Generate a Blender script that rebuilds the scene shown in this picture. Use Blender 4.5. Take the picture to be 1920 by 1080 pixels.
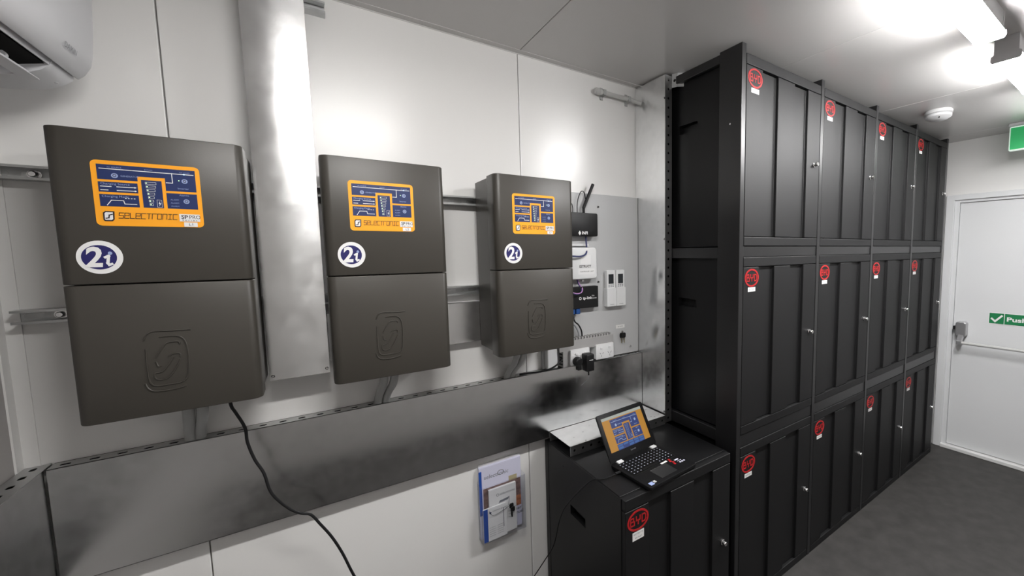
import bpy, bmesh, math, random
from mathutils import Vector, Matrix
random.seed(7)
S = bpy.context.scene
COL = S.collection
for o in list(bpy.data.objects): bpy.data.objects.remove(o)

# ------------------------------------------------------------------ camera
F, YAW, PITCH, ROLL = 771.4051, 0.6348, -0.0868, -0.0103
PX, PY = 193.94, 0.28
cam = bpy.data.cameras.new('camera'); co = bpy.data.objects.new('camera', cam); COL.objects.link(co)
cyw, syw = math.cos(YAW), math.sin(YAW); cp, sp = math.cos(PITCH), math.sin(PITCH)
fwd = Vector((syw*cp, cyw*cp, sp)); rt = Vector((cyw, -syw, 0)); up = rt.cross(fwd)
r2 = rt*math.cos(ROLL) + up*math.sin(ROLL); u2 = -rt*math.sin(ROLL) + up*math.cos(ROLL)
m = Matrix((r2, u2, -fwd)).transposed().to_4x4(); m.translation = Vector((-0.7929, -1.795, 1.7341))
co.matrix_world = m
cam.sensor_fit = 'HORIZONTAL'; cam.sensor_width = 36; cam.lens = F/1920*36
cam.shift_x = -PX/1920; cam.shift_y = PY/1920
cam.clip_start = 0.02
S.camera = co
# ------------------------------------------------------------------ world, exposure
w = bpy.data.worlds.new('world'); S.world = w; w.use_nodes = True
w.node_tree.nodes['Background'].inputs[0].default_value = (.6, .65, .7, 1)
w.node_tree.nodes['Background'].inputs[1].default_value = 0.05
S.view_settings.view_transform = 'Standard'; S.view_settings.look = 'None'
S.view_settings.gamma = 1; S.view_settings.use_curve_mapping = False
S.view_settings.exposure = 0.12
LAMP = 163.0                                   # strength of the fluorescent diffusers

# ------------------------------------------------------------------ materials
def lin(c):
    c = c/255.
    return c/12.92 if c <= .04045 else ((c+.055)/1.055)**2.4
def rgb(r, g, b): return (lin(r), lin(g), lin(b), 1)
def mat(name, col, rough=.5, metal=0, spec=.5, noise=0, nscale=30, bump=0, bscale=200, emit=0, coat=0, rnoise=0, stretch=None, black=0, along=None, aniso=.85):
    m = bpy.data.materials.new(name); m.use_nodes = True
    nt = m.node_tree; b = nt.nodes['Principled BSDF']
    b.inputs['Base Color'].default_value = col; b.inputs['Roughness'].default_value = rough
    b.inputs['Metallic'].default_value = metal; b.inputs['Specular IOR Level'].default_value = spec
    b.inputs['Coat Weight'].default_value = coat
    tc = nt.nodes.new('ShaderNodeTexCoord'); src = tc.outputs['Object']
    if stretch:
        mp = nt.nodes.new('ShaderNodeMapping'); mp.inputs['Scale'].default_value = stretch
        nt.links.new(src, mp.inputs[0]); src = mp.outputs[0]
    if noise or rnoise:
        n = nt.nodes.new('ShaderNodeTexNoise'); n.inputs['Scale'].default_value = nscale; n.inputs['Detail'].default_value = 5
        nt.links.new(src, n.inputs['Vector'])
        if noise:
            r = nt.nodes.new('ShaderNodeMapRange'); r.inputs[1].default_value = .3; r.inputs[2].default_value = .7
            r.inputs[3].default_value = 1-noise; r.inputs[4].default_value = 1+noise
            nt.links.new(n.outputs[0], r.inputs[0])
            mx = nt.nodes.new('ShaderNodeMix'); mx.data_type = 'RGBA'; mx.blend_type = 'MULTIPLY'; mx.inputs[0].default_value = 1
            mx.inputs[6].default_value = col; nt.links.new(r.outputs[0], mx.inputs[7]); nt.links.new(mx.outputs[2], b.inputs['Base Color'])
        if rnoise:
            r = nt.nodes.new('ShaderNodeMapRange'); r.inputs[1].default_value = .3; r.inputs[2].default_value = .7
            r.inputs[3].default_value = rough-rnoise; r.inputs[4].default_value = rough+rnoise
            nt.links.new(n.outputs[0], r.inputs[0]); nt.links.new(r.outputs[0], b.inputs['Roughness'])
    if bump:
        n2 = nt.nodes.new('ShaderNodeTexNoise'); n2.inputs['Scale'].default_value = bscale; n2.inputs['Detail'].default_value = 4
        nt.links.new(src, n2.inputs['Vector'])
        bp = nt.nodes.new('ShaderNodeBump'); bp.inputs['Strength'].default_value = bump; bp.inputs['Distance'].default_value = .002
        nt.links.new(n2.outputs[0], bp.inputs['Height']); nt.links.new(bp.outputs[0], b.inputs['Normal'])
    if along:                                  # rolled sheet: the sheen is drawn out along its length
        cx = nt.nodes.new('ShaderNodeCombineXYZ')
        for i in range(3): cx.inputs[i].default_value = along[i]
        nt.links.new(cx.outputs[0], b.inputs['Tangent']); b.inputs['Anisotropic'].default_value = aniso
    if emit:
        if black: b.inputs['Base Color'].default_value = (.01, .01, .01, 1)
        b.inputs['Emission Color'].default_value = col; b.inputs['Emission Strength'].default_value = emit
    return m
M = {}
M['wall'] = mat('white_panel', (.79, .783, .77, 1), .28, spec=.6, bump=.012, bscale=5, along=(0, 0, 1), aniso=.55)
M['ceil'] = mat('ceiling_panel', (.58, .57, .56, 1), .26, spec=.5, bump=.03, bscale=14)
M['wallf'] = mat('white_panel_darkened', (.36, .345, .335, 1), .45)  # white left and front wall panels, colour darkened to cut their bounce light
M['door'] = mat('door_paint', (.69, .70, .71, 1), .42)
M['floor'] = mat('rubber_floor', (.036, .034, .0325, 1), .6, noise=.26, nscale=12, bump=.25, bscale=260)
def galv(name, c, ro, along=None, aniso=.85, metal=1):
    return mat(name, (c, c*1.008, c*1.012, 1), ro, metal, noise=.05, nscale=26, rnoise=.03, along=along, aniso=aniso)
M['galv'] = galv('galvanised_steel_rolled_upright', .80, .20, (0, 0, 1), .95); M['galvx'] = galv('galvanised_steel_rolled_level', .80, .19, (1, 0, 0))
M['galvy'] = galv('galvanised_steel_rolled_deep', .74, .19, (0, 1, 0))
M['galvt'] = galv('galvanised_steel_dull', .80, .30, (1, 0, 0), .6, .5)
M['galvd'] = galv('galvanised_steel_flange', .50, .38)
M['inv'] = mat('inverter_powder_coat', rgb(60, 57, 52), .42, spec=.5, bump=.05, bscale=500)
M['inv2'] = mat('inverter_chassis_paint', rgb(58, 55, 50), .36, spec=.5)
M['orange'] = mat('sticker_orange', rgb(250, 168, 30), .45)
M['navy'] = mat('sticker_navy', rgb(24, 42, 92), .45); M['violet'] = mat('badge_navy', rgb(30, 28, 94), .45)
M['white'] = mat('print_white', (.80, .80, .80, 1), .5)
M['pale'] = mat('print_pale_blue', rgb(150, 165, 205), .5)
M['dark'] = mat('print_dark', rgb(38, 30, 34), .5)
M['greyprint'] = mat('print_grey', rgb(120, 122, 128), .5)
M['cab'] = mat('cabinet_charcoal', (.0036, .0036, .0042, 1), .48, spec=.36, bump=.03, bscale=700)
M['cabdoor'] = mat('cabinet_door_charcoal', (.0032, .0032, .0038, 1), .56, spec=.42, bump=.03, bscale=700)
M['rack'] = mat('rack_charcoal', (.010, .010, .0108, 1), .36, spec=.6)
M['red'] = mat('emblem_red', rgb(168, 26, 30), .45)
M['chrome'] = mat('chrome', (.75, .75, .75, 1), .15, 1)
M['zinc'] = mat('zinc_strut', (.50, .51, .51, 1), .33, 1, noise=.12, nscale=20)
M['lap'] = mat('laptop_black', (.005, .005, .0055, 1), .5, spec=.18)
M['zincw'] = mat('zinc_plated_pale', (.62, .63, .63, 1), .4, .5)
M['black'] = mat('black_plastic', (.007, .007, .0078, 1), .48, spec=.35)
M['mattblack'] = mat('matt_black', (.004, .004, .004, 1), .8, spec=.2)
M['plastic'] = mat('white_plastic', (.74, .745, .75, 1), .35)
M['acp'] = mat('air_conditioner_plastic', (.70, .705, .73, 1), .4)
M['pvc'] = mat('grey_pvc', (.40, .405, .40, 1), .4)
M['pvcl'] = mat('light_grey_pvc', (.52, .52, .51, 1), .4)
M['duct'] = mat('grey_slotted_duct', (.36, .355, .35, 1), .5)
M['board'] = mat('grey_backboard', (.50, .505, .51, 1), .4)
M['diff'] = mat('lamp_diffuser', (1, .99, .985, 1), .5, emit=LAMP); M['diff_left'] = mat('lamp_diffuser_left', (1, .98, .955, 1), .5, emit=LAMP*.70); M['diff_end'] = mat('lamp_diffuser_dim', (1, .99, .985, 1), .5, emit=LAMP*.30)  # left and door-end lamps turned down to keep those walls darker
M['lampbody'] = mat('lamp_body', (.55, .55, .56, 1), .5)
M['green'] = mat('sign_green', rgb(16, 120, 70), .5)
M['exitg'] = mat('exit_green_lit', (.02, .33, .10, 1), .4, emit=.35)
M['exitw'] = mat('exit_white_lit', (.75, .9, .8, 1), .4, emit=.35)
M['silver'] = mat('silver_paint', (.46, .46, .47, 1), .3, .7)
M['copper'] = mat('brass_key', (.45, .38, .25, 1), .3, 1)
M['lcd'] = mat('lcd_grey', (.035, .038, .042, 1), .2)
M['navycable'] = mat('navy_cable', rgb(50, 56, 100), .5)
M['purple'] = mat('violet_cable', rgb(190, 140, 195), .5)
M['blueplug'] = mat('blue_plug', rgb(30, 75, 140), .4)
M['greycable'] = mat('grey_cable', rgb(140, 142, 146), .5)
M['paper'] = mat('paper_white', (.78, .775, .76, 1), .6)
M['lilac'] = mat('paper_lilac', rgb(205, 205, 225), .6)
M['bluepaper'] = mat('paper_blue', rgb(28, 74, 160), .5)
M['photo'] = mat('cover_photo', rgb(120, 96, 92), .5, noise=.6, nscale=40)
M['photo2'] = mat('cover_photo_sunset', rgb(176, 112, 80), .5, noise=.5, nscale=50)
M['tan'] = mat('cover_tan', rgb(170, 160, 130), .5)
M['scr_o'] = mat('screen_orange', rgb(196, 138, 40), .35, emit=.68, black=1)
M['scr_n'] = mat('screen_navy', rgb(36, 58, 124), .35, emit=.68, black=1)
M['scr_b'] = mat('screen_blue', rgb(58, 104, 170), .35, emit=.68, black=1)
M['scr_w'] = mat('screen_white', rgb(178, 184, 176), .35, emit=.68, black=1)
M['scr_l'] = mat('screen_lines', rgb(170, 190, 225), .35, emit=.68, black=1)
M['led'] = mat('led_lit', (.5, .75, 1, 1), .4, emit=1.5)
M['ledg'] = mat('led_green_lit', (.6, 1, .5, 1), .4, emit=1.0)
def clear_mat():
    m = bpy.data.materials.new('clear_acrylic'); m.use_nodes = True; nt = m.node_tree; nt.nodes.clear()
    out = nt.nodes.new('ShaderNodeOutputMaterial'); mx = nt.nodes.new('ShaderNodeMixShader')
    t = nt.nodes.new('ShaderNodeBsdfTransparent'); t.inputs[0].default_value = (.955, .96, .975, 1)
    g = nt.nodes.new('ShaderNodeBsdfGlossy'); g.inputs[1].default_value = .12
    fr = nt.nodes.new('ShaderNodeValue'); fr.outputs[0].default_value = .07
    nt.links.new(fr.outputs[0], mx.inputs[0]); nt.links.new(t.outputs[0], mx.inputs[1]); nt.links.new(g.outputs[0], mx.inputs[2])
    nt.links.new(mx.outputs[0], out.inputs[0]); return m
M['clear'] = clear_mat()

# ------------------------------------------------------------------ builders
def tag(o, label=None, cat=None, group=None, kind=None):
    if label: o['label'] = label
    if cat: o['category'] = cat
    if group: o['group'] = group
    if kind: o['kind'] = kind
    return o
def empty(name, loc=(0, 0, 0), rz=0, label=None, cat=None, group=None, kind=None):
    o = bpy.data.objects.new(name, None); COL.objects.link(o); o.location = loc; o.rotation_euler = (0, 0, rz)
    o.empty_display_size = .05
    return tag(o, label, cat, group, kind)
class MB:
    def __init__(s): s.v = []; s.f = []
    def add(s, vs, fs):
        n = len(s.v); s.v += [tuple(p) for p in vs]; s.f += [tuple(i+n for i in f) for f in fs]; return s
    def box(s, x0, x1, y0, y1, z0, z1):
        vs = [(x0,y0,z0),(x1,y0,z0),(x1,y1,z0),(x0,y1,z0),(x0,y0,z1),(x1,y0,z1),(x1,y1,z1),(x0,y1,z1)]
        return s.add(vs, [(0,3,2,1),(4,5,6,7),(0,1,5,4),(1,2,6,5),(2,3,7,6),(3,0,4,7)])
    def prism(s, poly, axis, a, b):
        """extrude a 2D outline along an axis: x -> (y,z), y -> (x,z), z -> (x,y)"""
        def P(p, t):
            return {'x': (t, p[0], p[1]), 'y': (p[0], t, p[1]), 'z': (p[0], p[1], t)}[axis]
        n = len(poly)
        vs = [P(p, a) for p in poly] + [P(p, b) for p in poly]
        fs = [tuple(range(n)), tuple(range(2*n-1, n-1, -1))] + [(i, i+n, (i+1) % n + n, (i+1) % n) for i in range(n)]
        return s.add(vs, fs)
    def cyl(s, p0, p1, r0, r1=None, n=16):
        r1 = r0 if r1 is None else r1
        p0, p1 = Vector(p0), Vector(p1); d = (p1-p0).normalized()
        a = d.orthogonal().normalized(); b = d.cross(a)
        vs = []
        for p, r in ((p0, r0), (p1, r1)):
            vs += [p + r*(a*math.cos(2*math.pi*i/n) + b*math.sin(2*math.pi*i/n)) for i in range(n)]
        fs = [(i, (i+1) % n, (i+1) % n+n, i+n) for i in range(n)] + [tuple(range(n-1, -1, -1)), tuple(range(n, 2*n))]
        return s.add(vs, fs)
    def lathe(s, prof, origin=(0,0,0), axis='z', n=24):
        """prof: (radius, height) pairs"""
        o = Vector(origin); vs = []
        for r, h in prof:
            for i in range(n):
                c, q = r*math.cos(2*math.pi*i/n), r*math.sin(2*math.pi*i/n)
                vs.append(o + Vector({'z': (c, q, h), 'y': (c, -h, q), 'x': (-h, c, q)}[axis]))
        k = len(prof); fs = []
        for j in range(k-1):
            fs += [(j*n+i, j*n+(i+1) % n, (j+1)*n+(i+1) % n, (j+1)*n+i) for i in range(n)]
        fs += [tuple(range(n-1, -1, -1)), tuple(range((k-1)*n, k*n))]
        return s.add(vs, fs)
    def tube(s, pts, r, n=8, smooth=4):
        pts = [Vector(p) for p in pts]
        if smooth and len(pts) > 2:
            q = []
            for i in range(len(pts)-1):
                p0, p1, p2, p3 = pts[max(i-1, 0)], pts[i], pts[i+1], pts[min(i+2, len(pts)-1)]
                for k in range(smooth):
                    t = k/smooth
                    q.append(.5*((2*p1)+(p2-p0)*t+(2*p0-5*p1+4*p2-p3)*t*t+(3*p1-p0-3*p2+p3)*t**3))
            q.append(pts[-1]); pts = q
        a = None; vs = []
        for i, p in enumerate(pts):
            d = (pts[min(i+1, len(pts)-1)]-pts[max(i-1, 0)]).normalized()
            if a is None: a = d.orthogonal().normalized()
            a = (a-d*a.dot(d)).normalized(); b = d.cross(a)
            vs += [p+r*(a*math.cos(2*math.pi*j/n)+b*math.sin(2*math.pi*j/n)) for j in range(n)]
        k = len(pts); fs = []
        for i in range(k-1):
            fs += [(i*n+j, i*n+(j+1) % n, (i+1)*n+(j+1) % n, (i+1)*n+j) for j in range(n)]
        fs += [tuple(range(n-1, -1, -1)), tuple(range((k-1)*n, k*n))]
        return s.add(vs, fs)
    def holed(s, O, U, V, L, W, pitch, r, thick=.0016, slot=0, off=None):
        """a sheet strip L x W with a row of holes (slots when slot > 0)"""
        O, U, V = Vector(O), Vector(U), Vector(V); N = U.cross(V)*thick
        n = max(1, int(round(L/pitch))); c = L/n; v0 = W/2 if off is None else off
        for k in range(n):
            x0, x1 = k*c, (k+1)*c; cx = (x0+x1)/2
            ring = []
            for i in range(8):
                a = math.pi/8+i*math.pi/4
                ring.append((cx+r*math.cos(a)+(slot if math.cos(a) > 0 else -slot), v0+r*math.sin(a)))
            sq = [(x1, W), (x0, W), (x0, 0), (x1, 0)]
            inn = [O+U*p[0]+V*p[1] for p in ring]; out = [O+U*p[0]+V*p[1] for p in sq]
            b = inn+out
            # ring order starts at 22.5 degrees: corners 8 (+,+) 9 (-,+) 10 (-,-) 11 (+,-)
            fs = [(8,9,2,1), (9,3,2), (9,10,4,3), (10,5,4), (10,11,6,5), (11,7,6), (11,8,0,7), (8,1,0)]
            s.add(b, fs); s.add([p-N for p in b], [f[::-1] for f in fs])
            s.add(inn+[p-N for p in inn], [(i, (i+1) % 8, (i+1) % 8+8, i+8) for i in range(8)])
        e = [O, O+U*L, O+U*L+V*W, O+V*W]
        s.add(e+[p-N for p in e], [(i, (i+1) % 4, (i+1) % 4+4, i+4)[::-1] for i in range(4)])
        return s
    def mesh(s, name, material, bevel=0, seg=1, smooth=False, merge=False, ang=35):
        me = bpy.data.meshes.new(name); me.from_pydata(s.v, [], s.f)
        bm = bmesh.new(); bm.from_mesh(me)
        if merge: bmesh.ops.remove_doubles(bm, verts=bm.verts, dist=1e-5)
        bmesh.ops.recalc_face_normals(bm, faces=bm.faces)
        if bevel:
            es = [e for e in bm.edges if len(e.link_faces) == 2 and e.calc_face_angle(0) > math.radians(ang)]
            bmesh.ops.bevel(bm, geom=es, offset=bevel, segments=seg, affect='EDGES', profile=.5, clamp_overlap=True)
        if smooth:
            for f in bm.faces: f.smooth = True
            for e in bm.edges:
                if len(e.link_faces) == 2 and e.calc_face_angle(0) > math.radians(ang): e.smooth = False
        bm.to_mesh(me); bm.free()
        me.materials.append(material)
        return me
    def build(s, name, material, parent=None, loc=(0,0,0), **k):
        return link(name, s.mesh(name, material, **k), parent, loc)
def link(name, me, parent=None, loc=(0,0,0)):
    o = bpy.data.objects.new(name, me); COL.objects.link(o); o.location = loc
    if parent: o.parent = parent
    return o
def copy_tree(o, parent=None):
    c = o.copy(); COL.objects.link(c)
    if parent: c.parent = parent
    for ch in list(o.children): copy_tree(ch, c)
    return c
def rrect_poly(x0, y0, x1, y1, r, n=5):
    p = []
    for cx, cy, a0 in ((x1-r, y1-r, 0), (x0+r, y1-r, 90), (x0+r, y0+r, 180), (x1-r, y0+r, 270)):
        for i in range(n+1):
            a = math.radians(a0+90*i/n); p.append((cx+r*math.cos(a), cy+r*math.sin(a)))
    return p
_text = {}
def text_polys(body, bold=0):
    k = (body, bold)
    if k not in _text:
        cu = bpy.data.curves.new('t', 'FONT'); cu.body = body; cu.size = 1; cu.offset = bold; cu.resolution_u = 3
        ob = bpy.data.objects.new('t', cu); COL.objects.link(ob)
        dg = bpy.context.evaluated_depsgraph_get(); dg.update()
        me = bpy.data.meshes.new_from_object(ob.evaluated_get(dg))
        _text[k] = ([tuple(v.co[:2]) for v in me.vertices], [tuple(p.vertices) for p in me.polygons])
        bpy.data.objects.remove(ob); bpy.data.curves.remove(cu); bpy.data.meshes.remove(me)
    return _text[k]
TECH = {'s': [[(1,1),(0,1),(0,.5),(1,.5),(1,0),(0,0)]], 'e': [[(0,.5),(1,.5),(1,1),(0,1),(0,0),(1,0)]], 'l': [[(0,1),(0,0),(1,0)]],
        'c': [[(1,1),(0,1),(0,0),(1,0)]], 't': [[(0,1),(1,1)], [(.5,1),(.5,0)]], 'r': [[(0,0),(0,1),(1,1)]],
        'o': [[(0,0),(0,1),(1,1),(1,0),(0,0)]], 'n': [[(0,0),(0,1),(1,1),(1,0)]], 'i': [[(.5,0),(.5,1)], [(.1,1),(.9,1)], [(.1,0),(.9,0)]],
        'B': [[(0,0),(0,1),(.8,1),(.8,.54),(0,.54)], [(.8,.54),(1,.46),(1,0),(0,0)]], 'Y': [[(0,1),(0,.5),(1,.5),(1,1)], [(.5,.5),(.5,0)]],
        'D': [[(0,0),(0,1),(.75,1),(1,.75),(1,.25),(.75,0),(0,0)]]}
class D2:
    """flat print in a (u,v) frame"""
    def __init__(s, flip=None): s.v = []; s.f = []; s.h = []; s.T = flip or (lambda p: p)
    def poly(s, pts):
        n = len(s.v); s.v += [s.T(p) for p in pts]; s.h += [len(s.f)]*len(pts); s.f.append(tuple(range(n, n+len(pts)))); return s
    def rect(s, x0, y0, x1, y1): return s.poly([(x0,y0),(x1,y0),(x1,y1),(x0,y1)])
    def ell(s, cx, cy, rx, ry, n=28): return s.poly([(cx+rx*math.cos(2*math.pi*i/n), cy+ry*math.sin(2*math.pi*i/n)) for i in range(n)])
    def ring(s, cx, cy, rx, ry, wx, wy=None, n=32):
        wy = wx if wy is None else wy
        for i in range(n):
            a, b = 2*math.pi*i/n, 2*math.pi*(i+1)/n
            s.poly([(cx+rx*math.cos(a), cy+ry*math.sin(a)), (cx+rx*math.cos(b), cy+ry*math.sin(b)),
                    (cx+(rx-wx)*math.cos(b), cy+(ry-wy)*math.sin(b)), (cx+(rx-wx)*math.cos(a), cy+(ry-wy)*math.sin(a))])
        return s
    def stroke(s, pts, wx, wy=None):
        wy = wx if wy is None else wy
        for (x0, y0), (x1, y1) in zip(pts[:-1], pts[1:]):
            L = math.hypot(x1-x0, y1-y0) or 1; dx, dy = (x1-x0)/L, (y1-y0)/L
            ex, ey = dx*wx/2, dy*wy/2; nx, ny = -dy*wx/2, dx*wy/2
            s.poly([(x0-ex+nx, y0-ey+ny), (x0-ex-nx, y0-ey-ny), (x1+ex-nx, y1+ey-ny), (x1+ex+nx, y1+ey+ny)])
        return s
    def tech(s, word, x, y, cw, ch, gap, wx, wy=None, shear=0):
        """lettering made of strokes; y is the base line, ch may be negative when v runs down"""
        for c in word:
            for st in TECH[c]: s.stroke([(x+p[0]*cw+shear*p[1]*abs(cw), y+p[1]*ch) for p in st], wx, wy)
            x += cw+gap
        return s
    def text(s, body, x, y, size, sx=1, sy=1, bold=0, shear=0, align='l', ):
        vs, fs = text_polys(body, bold)
        wd = max(v[0] for v in vs)*size*sx; x0 = x-(wd/2 if align == 'c' else 0)
        n = len(s.v); s.h += [len(s.f)]*len(vs)
        s.v += [s.T((x0+(v[0]+shear*v[1])*size*sx, y+v[1]*size*sy)) for v in vs]
        s.f += [tuple(i+n for i in f) for f in fs]; return s
    def build(s, name, material, parent, O, U, V, lift=.0004, thick=0):
        O, U, V = Vector(O), Vector(U), Vector(V); N = U.normalized().cross(V.normalized())
        me = bpy.data.meshes.new(name)
        vs = [tuple(O+U*p[0]+V*p[1]+N*(lift+2e-6*min(h, 150))) for p, h in zip(s.v, s.h)]; fs = list(s.f)
        if thick:
            n = len(vs); vs += [tuple(O+U*p[0]+V*p[1]+N*(lift-thick)) for p in s.v]
            for f in s.f: fs += [(f[i], f[(i+1) % len(f)], f[(i+1) % len(f)]+n, f[i]+n) for i in range(len(f))]
        me.from_pydata(vs, [], fs)
        bm = bmesh.new(); bm.from_mesh(me); bm.normal_update()
        bad = [f for f in bm.faces if abs(f.normal.dot(N)) > .9 and f.normal.dot(N) < 0]
        if bad: bmesh.ops.reverse_faces(bm, faces=bad)
        bm.to_mesh(me); bm.free(); me.materials.append(material)
        return link(name, me, parent)
X, Y, Z = Vector((1,0,0)), Vector((0,1,0)), Vector((0,0,1))

# ================================================================== THE ROOM
ZC, XL, XR, YB, YF = 2.623, -1.448, 3.598, 0.0, -2.45
# floor
MB().box(XL-.1, XR+.1, YF-.1, YB+.1, -.06, 0).build('floor', M['floor']); tag(bpy.data.objects['floor'], kind='structure')
def panels(name, plane, edges, mk, pname, material):
    r = empty(name, kind='structure')
    for a, b in zip(edges[:-1], edges[1:]):
        mb = MB(); mk(mb, a+.0016, b-.0016); mb.build(pname, material, r, bevel=.0022, seg=2)
    return r
xs = [XL-.1, -1.112, 0, 1.112, 2.235, 3.35, XR+.1]
wb = panels('wall_back', 'y', xs, lambda m_, a, b: m_.box(a, b, 0, .06, 0, ZC+.05), 'wall_panel', M['wall'])
MB().box(XL-.1, XR+.1, .012, .05, 0, ZC).build('joint_backing', M['duct'], wb)
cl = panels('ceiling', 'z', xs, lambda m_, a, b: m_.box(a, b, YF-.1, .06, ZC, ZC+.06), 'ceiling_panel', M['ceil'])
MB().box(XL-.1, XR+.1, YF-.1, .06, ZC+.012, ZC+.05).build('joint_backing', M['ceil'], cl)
ys = [.06, -1.10, -2.24, YF-.1]
def mkL(m_, a, b): m_.box(XL-.06, XL, min(a, b), max(a, b), 0, ZC)
r = empty('wall_left', kind='structure')
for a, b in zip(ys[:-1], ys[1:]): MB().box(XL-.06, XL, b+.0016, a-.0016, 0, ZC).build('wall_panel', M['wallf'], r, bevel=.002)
r = empty('wall_front', kind='structure')
for a, b in zip(xs[:-1], xs[1:]): MB().box(a+.0016, b-.0016, YF-.06, YF, 0, ZC).build('wall_panel', M['wallf'], r, bevel=.002)
# right wall around the door opening (opening y -1.55 .. -.665)
DY0, DY1, DZ = -1.56, -.668, 2.140
r = empty('wall_right', kind='structure')
MB().box(XR, XR+.08, DY1, .06, 0, ZC).build('wall_panel', M['wall'], r)
MB().box(XR, XR+.08, YF-.1, DY0, 0, ZC).build('wall_panel', M['wall'], r)
MB().box(XR, XR+.08, DY0, DY1, DZ, ZC).build('wall_panel', M['wall'], r)
# folded angle trims
t = MB().prism([(-.034, ZC), (-.034, ZC-.002), (-.002, ZC-.002), (-.002, ZC-.006), (0, ZC-.006), (0, ZC)], 'x', XL, XR).build('trim_1', M['ceil']); tag(t, kind='structure')
t = MB().prism([(XL, 0), (XL+.031, 0), (XL+.031, -.004), (XL+.004, -.004), (XL+.004, -.036), (XL, -.036)], 'z', 0, ZC-.03).build('trim_2', M['wall']); tag(t, kind='structure')
# door in the right wall
dr = empty('door_1', (XR, 0, 0), kind='structure')
fw = .055
MB().box(-.022, .06, DY1-.003, DY1+fw, 0, DZ+.042).box(-.022, .06, DY0-fw, DY0+.003, 0, DZ+.042).box(-.022, .06, DY0, DY1, DZ-.002, DZ+.042).build('door_frame', M['door'], dr, bevel=.003)
MB().box(-.004, .06, DY1-.034, DY1-.003, 0, DZ-.002).box(-.004, .06, DY0+.003, DY0+.034, 0, DZ-.002).box(-.004, .06, DY0+.034, DY1-.034, DZ-.024, DZ-.002).build('door_stop', M['door'], dr, bevel=.002)
MB().box(.012, .05, DY0+.036, DY1-.036, .035, DZ-.026).build('door_leaf', M['door'], dr, bevel=.002)
o = MB().box(-.03, .04, DY0, DY1, 0, .03).build('threshold', mat('threshold_white', (.72, .72, .71, 1), .4), dr, bevel=.003); o['label'] = 'white raised threshold strip'
# panic bar
pb = MB().tube([(-.085, -1.50, .955), (-.085, -.77, .955)], .012, n=12, smooth=0).build('push_bar', M['pvcl'], dr, smooth=True)
o = MB().prism(rrect_poly(-.805, 1.0, -.733, 1.125, .02), 'x', -.055, .012).build('latch_housing', M['silver'], pb, bevel=.006, seg=2)
MB().prism([(-.10, .938), (-.07, .938), (-.03, 1.0), (-.03, 1.02), (-.052, 1.02), (-.10, .972)], 'y', -.790, -.755).build('bar_arm', M['silver'], pb, bevel=.003)
MB().box(-.045, -.01, -.733, -.716, 1.055, 1.085).build('latch_bolt', M['black'], pb)
# push sign
sg = D2().rect(0, 0, .80, .092).build('push_sign', M['white'], dr, (.012, -.929, 1.128), (0,-1,0), Z, .002, .002)
sg['label'] = 'green push bar sign with white tick'
D2().rect(.004, .004, .092, .088).rect(.096, .004, .796, .088).build('sign_field', M['green'], sg, (.012, -.929, 1.128), (0,-1,0), Z, .0026)
D2().stroke([(.02, .042), (.04, .022), (.078, .068)], .013).text('Push bar to open', .107, .030, .046, sx=1.36, bold=.03).build('sign_lettering', M['white'], sg, (.012, -.929, 1.128), (0,-1,0), Z, .0032)

# ================================================================== CEILING LIGHTS, DETECTOR, EXIT SIGN
def make_light(x0, x1, label, dm='diff'):
    t = empty('ceiling_light', ((x0+x1)/2, -1.319, ZC), label=label, cat='ceiling light', group='fluorescent battens along the ceiling')
    h = (x1-x0)/2
    dp = [(-.046, -.076), (-.0465, -.088), (-.037, -.0985), (.037, -.0985), (.0465, -.088), (.046, -.076)]
    MB().prism(dp, 'x', -h+.006, h-.006).build('diffuser', M[dm], t, smooth=True)
    MB().box(-h+.004, h-.004, -.037, .037, -.072, 0).box(-h+.004, h-.004, -.0465, .0465, -.076, -.070).build('housing', M['lampbody'], t)
    ep = [(-.040, 0), (-.040, -.066), (-.049, -.071), (-.050, -.090), (-.044, -.100), (.044, -.100), (.050, -.090), (.049, -.071), (.040, -.066), (.040, 0)]
    for a, b in ((-h, -h+.006), (h-.006, h)): MB().prism(ep, 'x', a, b).build('end_cap', M['lampbody'], t, bevel=.001)
    return t
make_light(-.872, -.272, 'lit batten ceiling light over the left inverters, outside the picture', 'diff_left')
make_light(.757, 1.357, 'lit white batten ceiling light, the nearer one at the top right corner')
make_light(1.613, 2.213, 'lit white batten ceiling light with grey end cap, nearer the exit door')
make_light(2.469, 3.069, 'lit batten ceiling light last before the exit door, outside the picture', 'diff_end')
t = empty('smoke_detector', (2.525, -.83, ZC), label='round white smoke detector on the ceiling beside the exit end cabinets', cat='smoke detector')
MB().lathe([(.070, 0), (.074, -.006), (.074, -.020), (.066, -.024)], n=32).build('base', M['plastic'], t, smooth=True)
MB().lathe([(.060, -.024), (.070, -.028), (.070, -.042), (.050, -.056), (.020, -.060)], n=32).build('sensor_cap', M['plastic'], t, smooth=True)
MB().cyl((-.052, -.02, -.052), (-.056, -.02, -.0545), .004).build('indicator_lamp', M['lcd'], t)
t = empty('exit_sign', (3.30, -1.03, ZC), label='green lit exit sign box hanging from ceiling before the door', cat='sign')
MB().box(-.01, .07, -.36, .003, -.022, 0).build('mounting_housing', M['lampbody'], t, bevel=.004)
MB().box(.01, .05, -.37, .0, -.190, -.022).build('sign_body', M['exitw'], t, bevel=.006)
D2().rect(.008, .008, .362, .160).build('sign_face', M['exitg'], t, (.01, 0, -.190), (0,-1,0), Z, .001)

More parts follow.
